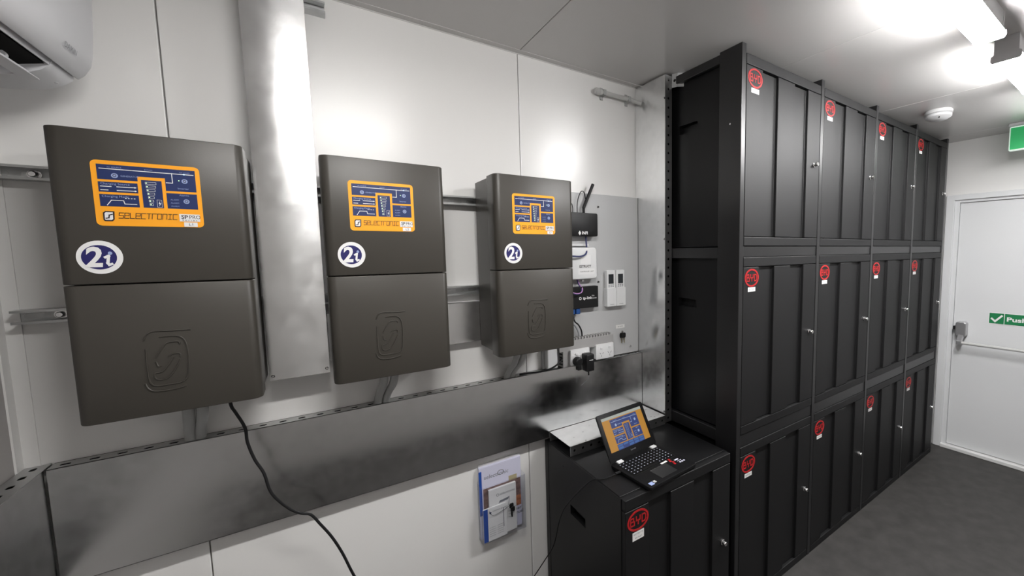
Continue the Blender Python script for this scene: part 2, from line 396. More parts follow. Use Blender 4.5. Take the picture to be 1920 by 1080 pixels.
# ================================================================== RACK AND BATTERY CABINETS
YFt = -.656
def holed_side(mb, x, y0, y1, z0, z1, hy0, hy1, hz0, hz1, depth):
    """left side sheet at x with a finger-grip pocket"""
    vs = [(x,y0,z0),(x,y1,z0),(x,y1,z1),(x,y0,z1),(x,hy0,hz0),(x,hy1,hz0),(x,hy1,hz1),(x,hy0,hz1),
          (x+depth,hy0,hz0),(x+depth,hy1,hz0),(x+depth,hy1,hz1),(x+depth,hy0,hz1)]
    fs = [(0,1,5,4),(1,2,6,5),(2,3,7,6),(3,0,4,7),(4,5,9,8),(5,6,10,9),(6,7,11,10),(7,4,8,11),(8,9,10,11)]
    mb.add(vs, fs)
def make_cabinet(w, label_h, grp=None):
    h, dp = .822, .640
    t = empty('battery_cabinet')
    b = MB()
    holed_side(b, 0, .022, dp, 0, h, .275, .40, h-.255, h-.212, .03)
    b.add([(0,.022,h),(w,.022,h),(w,dp,h),(0,dp,h),(0,.022,0),(w,.022,0),(w,dp,0),(0,dp,0)], [(0,1,2,3),(4,7,6,5),(1,5,6,2),(2,6,7,3),(0,4,5,1)])
    b.build('carcass', M['cab'], t, merge=True)
    MB().box(-.0012, .001, dp-.034, dp-.002, .004, h-.004).build('rear_flange', M['cab'], t)
    # front frame strips
    MB().box(.003, w-.003, 0, .024, h-.043, h).build('top_strip', M['cabdoor'], t, bevel=.0025, seg=2)
    MB().box(.003, w-.003, 0, .024, 0, .040).build('bottom_strip', M['cabdoor'], t, bevel=.0025, seg=2)
    k = w/.632; D = .014
    a = [0, .117*k, .121*k, .239*k, .2405*k, .379*k, .383*k, .502*k, .5035*k, w-.006]
    pf = [(a[0],0),(a[1],0),(a[2],D),(a[3],D),(a[4],0),(a[5],0),(a[6],D),(a[7],D),(a[8],0),(a[9],0),(a[9],.024),(0,.024)]
    d = MB().prism([(p[0]+.003, p[1]) for p in pf], 'z', .043, h-.046).build('door', M['cabdoor'], t, bevel=.0016, seg=1)
    MB().lathe([(.013, 0), (.013, .004), (.010, .006), (.0095, .020), (.008, .022)], (.578*k, 0, .418), 'y', 20).build('lock', M['chrome'], d, smooth=True)
    D2().rect(-.0012, -.005, .0012, .005).build('keyhole', M['mattblack'], d, (.578*k, 0, .418), X, Z, .0226)
    e = D2().ring(0, 0, .052, .041, .0075)
    e.tech('BYD', -.0368, -.0145, .018, .029, .0098, .0048)
    e.build('emblem', M['red'], d, (.064, 0, .728), X, Z, .0012, .0012)
    return t
def add_label(cab, low=False, row=0):
    d = [c for c in cab.children if c.name.startswith('door')][0]
    cx, top = .064, .728-.043
    hh = .034 if low else .020
    l = D2().rect(-.028, -hh, .028, 0).build('id_label', M['paper'], d, (cx, 0, top), X, Z, .0008)
    p = D2()
    if low: p.text('BATTERY 50', 0, -.012, .0085, align='c').text('BM 76.07', 0, -.027, .0085, align='c')
    else: p.text('BATTERY', 0, -.0135, .010, align='c')
    p.build('label_print', M['greyprint'], l, (cx, 0, top), X, Z, .0013)
z_rows = {'top': 1.757, 'middle': .884, 'bottom': 0.0}
proto = make_cabinet(.630, .02)
col_words = ['in the column nearest the laptop', 'in the second column from the laptop', 'in the third column from the laptop', 'in the last column by the exit door']
row_words = {'top': 'top tier, under the ceiling,', 'middle': 'middle tier', 'bottom': 'bottom tier, on the floor,'}
first = True
for ci in range(4):
    for rn in ('top', 'middle', 'bottom'):
        c = proto if first else copy_tree(proto); 
        if first: add_label(c)
        first = False
        c.location = (.754+.6604*ci, YFt, z_rows[rn])
        tag(c, 'charcoal battery cabinet, %s %s' % (row_words[rn], col_words[ci]), 'cabinet', 'battery cabinets in the rack')
low = make_cabinet(.610, .034); add_label(low, True)
low.location = (.077, YFt, 0)
tag(low, 'single low charcoal battery cabinet with the laptop standing on it', 'cabinet')
low_z = .822
MB().box(.004, .606, .034, .60, low_z, low_z+.0025).build('top_panel', M['cab'], low, bevel=.001)
for yy in (.08, .46, .62): MB().lathe([(.004, 0), (.003, .0015)], (0, yy, low_z-.06), 'x', 10).build('rivet', M['cab'], low)
rk = empty('battery_rack', (0, 0, 0), label='charcoal steel rack frame of posts and rails holding twelve battery cabinets', cat='rack')
px = [.7235, 1.3845, 2.0449, 2.7053, 3.365]
for i, x in enumerate(px):
    MB().box(x, x+.029, YFt-.001, -.536, 0, 2.614).build('post', M['rack'], rk, bevel=.002, seg=2)
for x in (px[0], px[-1]):
    MB().box(x, x+.029, -.10, -.02, 0, 2.60).build('post', M['rack'], rk)
for i in range(4):
    a, b = px[i]+.029, px[i+1]
    MB().box(a, b, YFt+.004, -.60, .823, .883).build('rail', M['rack'], rk, bevel=.002)
    MB().box(a, b, YFt+.004, -.60, 1.707, 1.756).build('rail', M['rack'], rk, bevel=.002)
for z0, z1 in ((.824, .882), (1.700, 1.752), (2.568, 2.606)):
    MB().box(px[0]+.002, px[0]+.027, -.536, -.10, z0, z1).build('side_rail', M['rack'], rk, bevel=.002)
MB().cyl((px[0]-.003, -.60, 2.29), (px[0], -.60, 2.29), .004).build('rivet', M['chrome'], rk)

# ================================================================== GALVANISED CABLE TRUNKING
T = .05
GR = 'galvanised cable trunking pieces'
t = empty('cable_trunking', (0, 0, 0), label='long horizontal galvanised trunking with holed top flange under the three inverters', cat='trunking', group=GR)
tz0, tz1 = .843, 1.172
x0, x1 = XL+T+.004, .672
MB().box(x0, x1, -T, -T+.0018, tz0, tz1).build('cover_sheet', M['galvx'], t)
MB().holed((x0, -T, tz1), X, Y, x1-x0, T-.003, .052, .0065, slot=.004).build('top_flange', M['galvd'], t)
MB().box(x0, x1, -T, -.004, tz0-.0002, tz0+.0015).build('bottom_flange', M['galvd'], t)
MB().box(x0, x1, -.004, -.0005, tz0, tz1).build('back_sheet', M['mattblack'], t)
t = empty('cable_trunking', (0, 0, 0), label='galvanised trunking turning the left corner along the left wall', cat='trunking', group=GR)
MB().box(XL+T-.0018, XL+T, -1.6, -.052, tz0, tz1).build('cover_sheet', M['galvy'], t)
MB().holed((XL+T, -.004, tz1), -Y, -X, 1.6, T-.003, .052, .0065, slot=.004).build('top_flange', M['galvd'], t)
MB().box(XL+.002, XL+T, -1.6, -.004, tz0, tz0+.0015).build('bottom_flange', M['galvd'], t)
MB().box(XL+.001, XL+.004, -1.6, -.004, tz0, tz1).build('back_sheet', M['mattblack'], t)
# vertical cover between the first two inverters
t = empty('cable_trunking', (0, 0, 0), label='vertical galvanised trunking column between first and second inverter', cat='trunking', group=GR)
cx0, cx1, CT = -.922, -.764, .098
cb, ct = 1.334, 2.618
MB().box(cx0, cx1, -CT, -CT+.0018, cb, ct).build('cover_sheet', M['galv'], t)
MB().box(cx0, cx0+.0018, -CT+.0018, -.043, cb, ct).box(cx1-.0018, cx1, -CT+.0018, -.043, cb, ct).build('side_flange', M['galvd'], t)
for sx, sz in ((cx0+.008, cb+.014), (cx1-.008, cb+.016)):
    MB().lathe([(.005, 0), (.005, .002), (.003, .004)], (sx, -CT, sz), 'y', 10).build('screw', M['chrome'], t)
# short piece behind second and third inverter
t = empty('cable_trunking', (0, 0, 0), label='short galvanised trunking running behind the second and third inverter', cat='trunking', group=GR)
MB().box(-.76, .06, -.0405, -.039, 1.362, 1.530).build('cover_sheet', M['galvx'], t)
MB().box(-.76, .06, -.039, -.002, 1.5285, 1.530).box(-.76, .06, -.039, -.002, 1.362, 1.3635).build('flange', M['galvd'], t)
# open channel lying on the low cabinet and rising beside the rack
t = empty('cable_trunking', (0, 0, 0), label='galvanised channel with holed front lip lying behind the laptop on the low cabinet', cat='trunking', group=GR)
lz = .872; ly = -.250
MB().box(.086, .664, ly, -.052, lz-.0018, lz).build('web_sheet', M['galvt'], t)
MB().holed((.086, ly, low_z+.004), X, Z, .578, lz-low_z-.004, .045, .0065).build('front_lip', M['galvd'], t)
MB().box(.086, .664, -.054, -.052, low_z+.003, lz).build('back_lip', M['galvd'], t)
t = empty('cable_trunking', (0, 0, 0), label='tall vertical galvanised channel with holed edge beside the battery rack', cat='trunking', group=GR)
vx, vy = .674, -.236
MB().box(vx, vx+.0018, vy, -.002, low_z+.003, 2.612).build('web_sheet', M['galv'], t)
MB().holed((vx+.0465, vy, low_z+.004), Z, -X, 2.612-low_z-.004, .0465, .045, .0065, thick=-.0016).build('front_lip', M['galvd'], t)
for zz in (2.50, 1.80, .885):
    MB().lathe([(.0055, 0), (.005, .003), (.003, .004)], (vx-.001, vy+.006, zz), 'x', 10).build('screw', M['chrome'], t)
t = empty('strut_bracket', (.7215, -.238, 2.555), label='small pale zinc angle bracket near ceiling on the tall channel edge', cat='bracket')
MB().holed((0, 0, 0), Vector((.30, -.954, 0)), Z, .030, .066, .030, .008, slot=0, thick=-.003).build('plate', M['zincw'], t)
MB().holed((.009, -.0286, 0), Vector((.80, -.60, 0)), Z, .034, .066, .034, .008, thick=-.003).build('plate', M['zincw'], t)

# ================================================================== STRUT RAILS
def strut(x0, x1, z, label, group='strut rails that carry the inverters', h=.0365, d=.041):
    t = empty('strut_rail', (x0, 0, z), label=label, cat='strut rail', group=group)
    L = x1-x0; g = .0018; q = h/2; lp = .0065
    pf = [(0, -q), (-d, -q), (-d, -q+lp), (-d+.006, -q+lp), (-d+.006, -q+lp-g), (-d+g, -q+lp-g), (-d+g, -q+g), (-g, -q+g),
          (-g, q-g), (-d+g, q-g), (-d+g, q-lp+g), (-d+.006, q-lp+g), (-d+.006, q-lp), (-d, q-lp), (-d, q), (0, q)]
    MB().prism(pf, 'x', 0, L).build('channel', M['zinc'], t)
    MB().holed((0, -.0022, -.0155), X, Z, L, .031, .052, .0078, slot=.0095, thick=.001).build('slotted_back', M['zincw'], t)
    return t
def bolt(t, x):
    b = MB().lathe([(.0125, .003), (.0125, .006), (.008, .006), (.008, .016), (.006, .019)], (x, 0, 0), 'y', 12).build('bolt', M['chrome'], t, smooth=True)
    return b
t = strut(-1.447, .10, 1.953, 'upper zinc strut rail behind the three inverters'); bolt(t, .083)
t = strut(-1.421, .10, 1.582, 'lower zinc strut rail behind the three inverters, its cut end showing at left'); bolt(t, .072)
strut(-.762, -.705, 2.566, 'short zinc strut stub near ceiling beside the vertical trunking', group='strut stub')

# ================================================================== INVERTERS
def selectronic_graphic(parts, P, dark=True):
    """the status panel artwork, u right 0..1, v down 0..1"""
    navy, line, pale = parts['navy'], parts['line'], parts['pale']
    navy.poly([(.05,.06),(.955,.06),(.955,.415),(.655,.415),(.655,.215),(.40,.215),(.40,.29),(.05,.29)])
    navy.rect(.05, .325, .395, .48); navy.rect(.05, .515, .395, .70)
    navy.poly([(.43,.265),(.62,.265),(.62,.70),(.43,.70)]); navy.rect(.655, .45, .955, .70)
    w_, v_ = .008, .011
    line.stroke([(.075,.125),(.935,.135)], w_, v_); line.stroke([(.725,.13),(.725,.285),(.665,.285)], w_, v_)
    for y in (.395, .450):
        line.stroke([(.07,y),(.16 if y < .42 else .13,y)], w_, v_); line.stroke([(.21,y),(.37,y)], w_, v_)
        line.poly([(.365,y-.014),(.385,y),(.365,y+.014)])
    line.stroke([(.11,.68),(.15,.605),(.255,.605),(.265,.655),(.37,.655)], w_, v_)
    for k in range(4): line.rect(.27+.026*k, .563, .285+.026*k, .575)
    for k in range(7):
        y = .295+.056*k; wd = .10-.0115*k; x = .467+.004*k
        line.stroke([(x,y),(x+wd,y),(x+wd,y+.032),(x,y+.032),(x,y)], .003, .004)
    line.stroke([(.56,.57),(.605,.57),(.605,.685),(.56,.685),(.56,.57)], .003, .004)
    line.poly([(.588,.585),(.572,.633),(.583,.633),(.578,.672),(.597,.62),(.586,.62)])
    for cx, cy in ((.20,.225), (.845,.245), (.845,.575)): pale.ell(cx, cy, .030, .037)
    pale.text('GENERATOR', .25, .236, .035, sx=.8, sy=-1).text('Charging Source', .07, .368, .045, sx=.85, sy=-1)
    pale.text('Charging Mode', .07, .56, .045, sx=.85, sy=-1).text('Inverter', .77, .38, .04, sx=.85, sy=-1)
    pale.text('Alarms', .78, .49, .04, sx=.85, sy=-1)
    for k in range(3): pale.text('ALARM', .69, .565+.052*k, .028, sx=.9, sy=-1)
    pale.text('AC SOURCE', .14, .108, .026, sx=.9, sy=-1).text('BYPASS', .47, .112, .026, sx=.9, sy=-1).text('AC LOAD', .80, .115, .026, sx=.9, sy=-1)
def make_inverter(w, tag_text):
    t = empty('inverter')
    h, zs, yf, ym = .703, .3385, -.274, -.190
    r = .024; a = w/2
    def shell(z0, z1, name, k=0):
        p = [(-a, ym), (-a, yf+r)]
        for i in range(1, 7):
            q = math.pi+math.pi/2*i/6; p.append((-a+r+r*math.cos(q), yf+r+r*math.sin(q)))
        for i in range(1, 7):
            q = 1.5*math.pi+math.pi/2*i/6; p.append((a-r+r*math.cos(q), yf+r+r*math.sin(q)))
        p.append((a, ym))
        return MB().prism(p, 'z', z0, z1).build(name, M['inv'], t, bevel=.0022, seg=2, smooth=True, ang=50)
    shell(zs+.0015, h, 'upper_cover'); lc = shell(0, zs-.0015, 'lower_cover')
    MB().box(-a+.003, a-.003, ym, -.0425, .012, h-.006).build('chassis', M['inv2'], t, bevel=.002)
    # embossed emblem on the lower cover
    em = MB(); ox, oz, sw, sh = -a+.116, .060, .090, .156
    def e3(p): return [(ox+u*sw, yf-.0004, oz+v*sh) for u, v in p]
    for ln in ([(.06,.86),(.12,.95),(.26,1.0),(.60,.99),(1.0,.985)], [(.35,.90),(.65,.90),(.80,.86),(.87,.77),(.90,.60),(.89,.40),(.87,.24),(.82,.16),(.70,.11),(.45,.10),(.21,.10),(.11,.15),(.08,.24),(.07,.50),(.08,.72)],
               [(.0,.16),(.055,.066),(.2,.012),(.57,.010),(.80,.04)],
               [(.25,.56),(.34,.66),(.47,.78),(.56,.80),(.72,.80),(.75,.75)], [(.73,.54),(.74,.58),(.70,.605),(.59,.60),(.50,.56)],
               [(.60,.55),(.50,.44),(.36,.33),(.21,.31),(.20,.24),(.25,.20),(.37,.195),(.50,.24),(.66,.40),(.73,.50)], [(.25,.50),(.28,.42),(.34,.42)]):
        em.tube(e3(ln), .0018, n=6, smooth=4)
    em.build('embossed_emblem', M['inv'], lc, smooth=True)
    # status sticker
    sx0, sz0, sw_, sh_ = -a+.0675, .479, .1825, .154
    O = (sx0, yf, sz0)
    st = D2().poly(rrect_poly(0, 0, sw_, sh_, .010)).build('status_sticker', M['orange'], t, O, X, Z, .0008, .0008)
    st['label'] = 'orange status sticker with navy fields'
    T_ = lambda p: (p[0]*sw_, (1-p[1])*sh_)
    pp = {'navy': D2(T_), 'line': D2(T_), 'pale': D2(T_)}
    selectronic_graphic(pp, None)
    pp['navy'].build('navy_fields', M['navy'], st, O, X, Z, .0012)
    pp['line'].build('white_diagram', M['white'], st, O, X, Z, .0016)
    pp['pale'].build('pale_lettering', M['pale'], st, O, X, Z, .0016)
    b = D2(T_)
    for cx, cy in ((.20,.225), (.845,.245), (.845,.575)): b.ring(cx, cy, .017, .022, .006, .008, 16)
    o = b.build('button_symbols', M['dark'], st, O, X, Z, .0018); o['kind'] = 'stuff'
    o = D2(T_).tech('selectronic', .198, .878, .0385, -.083, .0112, .0064, .0088, shear=.20).build('maker_lettering', M['dark'], st, O, X, Z, .0018); o['kind'] = 'stuff'
    D2(T_).poly([(.065,.80),(.085,.775),(.165,.775),(.16,.90),(.14,.93),(.075,.93),(.063,.91)]).build('maker_mark', M['dark'], st, O, X, Z, .0018)
    D2(T_).poly([(.078,.81),(.09,.793),(.15,.793),(.147,.895),(.135,.91),(.082,.91),(.077,.90)]).build('maker_mark_field', M['white'], st, O, X, Z, .0022)
    D2(T_).stroke([(.088,.885),(.112,.88),(.118,.835),(.142,.825)], .012, .014).build('maker_mark_swoosh', M['dark'], st, O, X, Z, .0026)
    D2(T_).rect(.760, .785, .965, .905).build('series_label', M['white'], st, O, X, Z, .0022)
    D2(T_).rect(.800, .918, .935, .992).build('circuit_label', M['white'], st, O, X, Z, .0022)
    b = D2(T_).text('SP', .778, .86, .085, sx=.80, sy=-1, bold=.02).text('PRO', .855, .86, .085, sx=.72, sy=-1).text('S e r i e s', .785, .897, .04, sx=1.0, sy=-1)
    o = b.build('series_lettering', M['dark'], st, O, X, Z, .0026); o['kind'] = 'stuff'
    o = D2(T_).text(tag_text, .845, .972, .06, sx=.9, sy=-1).build('circuit_lettering', M['dark'], st, O, X, Z, .0026); o['kind'] = 'stuff'
    b = D2(T_)
    for k in range(7): b.ell(.478+.004*k, .311+.056*k, .006, .008, 8)
    b.ell(.79, .24, .006, .008, 8); b.build('green_lamps', M['ledg'], st, O, X, Z, .0026)
    D2(T_).ell(.845, .134, .011, .008, 10).build('blue_lamp', M['led'], st, O, X, Z, .0026)
    # round 2i badge
    O = (-a+.0665, yf, .404)
    bd = D2().ell(0, 0, .0365, .0395, 40).build('round_badge', M['white'], t, O, X, Z, .0008, .0008)
    bd['label'] = 'round white and navy badge reading 2i'
    D2().ell(-.001, 0, .0278, .0290, 40).build('badge_field', M['violet'], bd, O, X, Z, .0012)
    D2().text('2', -.0245, -.0215, .066, sx=.84, sy=.98, bold=.03, shear=.12).stroke([(.0085, .000), (.0135, .003), (.0115, -.014), (.0135, -.0185), (.0175, -.0165)], .0052).build('badge_figures', M['white'], bd, O, X, Z, .0016)
    D2().ell(.0165, .0095, .0036, .0040, 14).build('badge_dot', M['pale'], bd, O, X, Z, .0016)
    return t
for xc, w_, tg, lb in ((-1.0955, .337, 'L1', 'largest brown-grey inverter at the left, its small label reading L1'),
                       (-.582, .350, 'L2', 'brown-grey inverter in the middle, right of the vertical galvanised column'),
                       (-.058, .340, 'L3', 'brown-grey inverter at the right, beside the grey board')):
    t = make_inverter(w_, tg); t.location = (xc, 0, 1.331)
    tag(t, lb, 'inverter', 'wall inverters in a row')
# conduits from inverters into the trunking
for nm, xa, xb, xe in (('left', -1.108, -1.078, -1.112), ('middle', -.604, -.570, -.588), ('right', -.093, -.060, -.100)):
    for k, (xt, dx) in enumerate(((xa, -.012), (xb, -.018))):
        t = MB().tube([(xt, -.115, 1.345), (xt, -.113, 1.30), (xt+dx*.3, -.095, 1.255), (xt+dx, -.055, 1.215), (xt+dx*1.4, -.028, 1.175), (xt+dx*1.5, -.020, 1.13)], .0135, n=12).build('conduit', M['pvc'], smooth=True)
        tag(t, 'grey conduit under the %s inverter entering the trunking, %s of its pair' % (nm, ('left', 'right')[k]), 'conduit', 'grey conduits below the inverters')
# hanging black cord from the first inverter
pts = [(-1.012,-.175,1.3425), (-1.010,-.16,1.292), (-1.003,-.15,1.266), (-.986,-.145,1.213), (-.984,-.14,1.164), (-.971,-.14,1.105), (-.952,-.145,1.056), (-.938,-.15,.988), (-.901,-.15,.925), (-.870,-.15,.894),
       (-.844,-.15,.878), (-.821,-.15,.835), (-.793,-.15,.778), (-.766,-.15,.705), (-.738,-.15,.609), (-.68,-.15,.44), (-.60,-.15,.25), (-.50,-.17,.08), (-.40,-.20,.008), (-.25,-.24,.006)]
tag(MB().tube(pts, .0042, n=8).build('cord', M['black'], smooth=True), 'black cord hanging from the left inverter across the trunking to the floor', 'cord')

# ================================================================== BACKBOARD AND DEVICES
t = empty('backboard', (0, 0, 0), label='grey equipment board on the wall right of the inverters', cat='board')
MB().box(.075, .6725, -.020, -.001, 1.176, 2.031).build('panel', M['board'], t, bevel=.0015)
for sx, sz in ((.408, 1.967), (.403, 1.582), (.612, 1.212)):
    MB().lathe([(.007, .020), (.007, .022), (.004, .026)], (sx, 0, sz), 'y', 12).build('screw', M['chrome'], t, smooth=True)
BY = -.0205
# gateway with antenna
t = empty('gateway', (.290, BY, 1.872), label='black router box with tilted stick antenna at top of grey board', cat='router')
MB().prism(rrect_poly(-.095, -.057, .087, .057, .008), 'y', -.042, 0).build('body', M['black'], t, bevel=.003, seg=2, smooth=True)
D2().poly([(0,.012),(.008,0),(0,-.012),(-.008,0)]).text('INFI', .012, -.006, .020, bold=.03).build('lettering', M['white'], t, (-.020, -.042, -.042), X, Z, .0006)
an = MB().cyl((.020, -.018, .055), (.020, -.018, .083), .0068).build('antenna_base', M['black'], t, smooth=True)
MB().tube([(.020,-.018,.083), (.030,-.018,.105), (.049,-.018,.145), (.077,-.018,.203)], .0078, n=12, smooth=2).build('antenna', M['black'], an, smooth=True)
for xx, pl in ((-.016, [(-.016,-.015,.055), (-.015,-.015,.10), (-.005,-.015,.140), (.012,-.014,.165), (.030,-.010,.158), (.040,-.004,.13)]), (-.045, [(-.045,-.02,.055), (-.044,-.02,.08), (-.050,-.02,.10), (-.065,-.02,.105)])):
    MB().tube(pl, .0022, n=6).build('aerial_lead', M['black'], t, smooth=True)
t = MB().tube([(.318, -.042, 1.815), (.318, -.044, 1.785), (.316,-.05,1.755), (.300,-.068,1.728), (.262,-.078,1.716), (.21,-.08,1.718)], .0042, n=8).build('network_cable', M['navycable'], smooth=True)
tag(t, 'navy network cable looping below the black router box', 'cable')
# white controller
t = empty('energy_controller', (.295, BY, 1.681), label='white rounded controller box below the black router', cat='controller')
MB().prism(rrect_poly(-.095, -.079, .076, .079, .018), 'y', -.040, -.008).build('body', M['plastic'], t, bevel=.007, seg=3, smooth=True)
MB().prism(rrect_poly(-.09, -.086, .062, .070, .01), 'y', -.010, 0).build('back_plate', M['pvcl'], t)
MB().box(-.09, .045, -.012, 0, .086, .098).build('mounting_tab', M['plastic'], t)
D2().rect(-.021, -.004, .038, .042).rect(-.036, -.054, .060, -.026).build('white_labels', M['white'], t, (0, -.040, 0), X, Z, .0006)
D2().text('ESTRUCT', -.030, -.020, .0165, bold=.02).text('CONTROLLER  UNIT', -.026, -.043, .0085).build('lettering', M['dark'], t, (0, -.040, 0), X, Z, .001)
MB().lathe([(.006, 0), (.006, .012)], (.0, -.012, -.084), 'y', 10).build('knob', M['plastic'], t)
for k, (mt, dx) in enumerate((('purple', 0), ('navycable', -.006))):
    t = MB().tube([(.270+dx, -.035, 1.605), (.278+dx, -.04, 1.575), (.284+dx, -.055, 1.558-.003*k), (.270+dx, -.07, 1.540-.004*k), (.24+dx, -.075, 1.535-.003*k), (.20, -.075, 1.548)], .0026, n=6).build('signal_wire', M[mt], smooth=True)
    tag(t, ('violet' if k == 0 else 'dark blue')+' signal wire looping below the white controller box', 'cable', 'wires below the white controller')
# switch
t = empty('network_switch', (.295, BY, 1.511), label='flat black network switch below the white controller', cat='switch')
MB().box(-.095, .085, -.034, 0, -.054, .054).build('body', M['black'], t, bevel=.002)
D2().text('tp-link', .004, -.010, .020, bold=.02).text('5-Port', .056, .003, .010, sx=.6).text('Desktop Switch', .056, -.009, .009, sx=.5).ring(-.012, -.004, .0075, .0075, .003, n=14).build('lettering', M['white'], t, (-.012, -.034, 0), X, Z, .0006)
for k in range(2):
    MB().box(-.075+.03*k, -.052+.03*k, -.030, -.012, -.082, -.054).build('cable_plug', M['blueplug'], t, bevel=.002)
for nm, mt, pl in (('black', 'black', [(.236,-.04,1.43), (.242,-.045,1.395), (.262,-.048,1.375), (.278,-.048,1.345), (.283,-.046,1.315), (.282,-.044,1.28)]),
                   ('grey', 'greycable', [(.226,-.04,1.43), (.228,-.044,1.39), (.246,-.046,1.368), (.262,-.046,1.335), (.266,-.044,1.305), (.265,-.042,1.28)])):
    t = MB().tube(pl, .0038, n=8).build('network_cable', M[mt], smooth=True)
    tag(t, nm+' network cable bending from the black switch into the slotted duct', 'cable', 'cables under the network switch')
# remotes in holders
for xc, lb in ((.4675, 'white air conditioner remote in wall holder, left of the two on the board'), (.5295, 'white air conditioner remote in wall holder, right of the two on the board')):
    t = empty('remote_control', (xc, BY, 1.450), label=lb, cat='remote control', group='remotes on the grey board')
    MB().prism(rrect_poly(-.0275, .015, .0275, .191, .005), 'y', -.025, -.004).build('handset', M['plastic'], t, bevel=.003, seg=2, smooth=True)
    hd = MB().prism(rrect_poly(-.030, 0, .030, .098, .004), 'y', -.031, -.0).build('holder', M['plastic'], t, bevel=.002, seg=2)
    D2().text('DAIKIN', 0, .008, .008, align='c').build('holder_lettering', M['greyprint'], hd, (0, -.031, 0), X, Z, .0006)
    D2().rect(-.0165, .120, .0165, .170).build('display', M['lcd'], t, (0, -.025, 0), X, Z, .0008)
    b = D2()
    for i in range(2):
        for j in range(3): b.rect(-.017+.0128*j, .103+.008*i, -.009+.0128*j, .107+.008*i)
    b.build('buttons', M['greyprint'], t, (0, -.025, 0), X, Z, .0008)
# slotted ducts
t = empty('wiring_duct', (0, BY, 0), label='grey horizontal slotted wiring duct along the board foot', cat='wiring duct')
MB().box(.146, .465, -.036, 0, 1.258, 1.296).build('body', M['duct'], t)
MB().box(.144, .467, -.042, -.036, 1.254, 1.304).build('lid', M['duct'], t, bevel=.001)
for k in range(14):
    MB().box(.225+.017*k, .234+.017*k, -.036, -.002, 1.296, 1.314).build('slot_finger', M['duct'], t)
t = empty('wiring_duct', (0, BY, 0), label='short grey vertical slotted duct under the right inverter', cat='wiring duct')
MB().box(.163, .215, -.042, -.036, 1.176, 1.256).build('lid', M['duct'], t, bevel=.001)
MB().box(.166, .195, -.036, 0, 1.176, 1.249).build('body', M['mattblack'], t)
for k in range(5):
    MB().box(.163, .166, -.036, -.002, 1.176+.0165*k, 1.186+.0165*k).build('slot_finger', M['duct'], t)
t = MB().box(.086, .140, -.030, 0, 1.178, 1.30).build('wiring_cover', M['plastic'], loc=(0, BY, 0), bevel=.003); tag(t, 'white cover strip under the right corner of the right inverter', 'cover')
t = MB().tube([(.166, -.042, 1.225), (.14, -.075, 1.212), (.09, -.082, 1.192), (.04, -.07, 1.182), (-.01, -.045, 1.178), (-.05, -.03, 1.176)], .0042, n=8).build('cord', M['black'], smooth=True)
tag(t, 'short black cord from slotted duct down to the trunking under the right inverter', 'cord')
# power outlets
def outlet(x0, z0, label):
    t = empty('power_outlet', (x0, BY-.018, z0), label=label, cat='power outlet', group='power outlets on the board')
    MB().prism(rrect_poly(0, 0, .111, .078, .006), 'y', -.040, -.030).build('face_plate', M['plastic'], t, bevel=.002, seg=2, smooth=True)
    MB().box(.003, .108, -.030, .018, .003, .074).build('mounting_block', M['plastic'], t)
    for xx in (.034, .084):
        MB().prism(rrect_poly(xx-.007, .050, xx+.007, .062, .004), 'y', -.045, -.040).build('rocker', M['plastic'], t, bevel=.001)
        p = D2().stroke([(xx-.011, .033), (xx-.006, .027)], .0025).stroke([(xx+.011, .033), (xx+.006, .027)], .0025).stroke([(xx, .020), (xx, .012)], .0025)
        p.build('socket_slots', M['greyprint'], t, (0, -.040, 0), X, Z, .0006)
    return t
outlet(.196, 1.183, 'white double power outlet with black adapter plugged in')
outlet(.345, 1.188, 'white empty double power outlet, right of the plugged one')
t = empty('power_adapter', (.252, -.079, 1.196), label='black plug-in power adapter block, right one in the outlet', cat='adapter')
MB().box(.004, .048, -.052, -.002, -.043, .042).build('body', M['black'], t, bevel=.005, seg=3, smooth=True)
D2().rect(.018, .012, .040, .015).build('print_mark', M['white'], t, (0, -.052, 0), X, Z, .0006)
MB().tube([(.026,-.03,-.05), (.028,-.028,-.075), (.020,-.015,-.10), (.004,.005,-.122)], .0012, n=6).build('thin_lead', M['greycable'], t)
MB().cyl((.026, -.03, -.048), (.027, -.029, -.066), .0035).build('lead_boot', M['black'], t)
t = empty('power_plug', (.226, -.079, 1.204), label='round black mains plug beside the power adapter', cat='plug')
MB().lathe([(.019, .002), (.023, .006), (.0235, .018), (.020, .032), (.015, .036)], n=20, axis='y').build('body', M['black'], t, smooth=True)
MB().box(-.008, .014, -.032, -.006, -.042, .0).build('grip', M['black'], t, bevel=.004, seg=2)
# key with label strip
t = MB().box(.513, .573, -.0012, 0, 1.322, 1.341).build('label_strip', M['paper'], loc=(0, BY, 0)); tag(t, 'small white label strip on the board above the hanging keys', 'label')
D2().text('SP KEYS', .543, 1.3275, .010, align='c').build('lettering', M['greyprint'], t, (0, -.0012, 0), X, Z, .0005)
t = empty('key_bunch', (.552, BY, 1.305), label='black-headed keys hanging on a hook low on grey board', cat='keys')
MB().tube([(0, 0, 0), (0, -.010, 0), (0, -.013, .004)], .002, n=6, smooth=2).build('hook', M['chrome'], t)
for k, (dx, rot) in enumerate(((-.004, -.12), (.004, .16))):
    kb = MB().prism(rrect_poly(dx-.016, -.036, dx+.014, -.008, .008), 'y', -.012-.004*k, -.008-.004*k).build('key_head', M['black'], t, bevel=.001)
    MB().box(dx-.003+rot*.02, dx+.003+rot*.02, -.011-.004*k, -.009-.004*k, -.064, -.036).build('key_blade', M['copper'], kb)
MB().lathe([(.007, .006), (.007, .009)], (0, 0, -.004), 'y', 12).build('key_ring', M['chrome'], t)
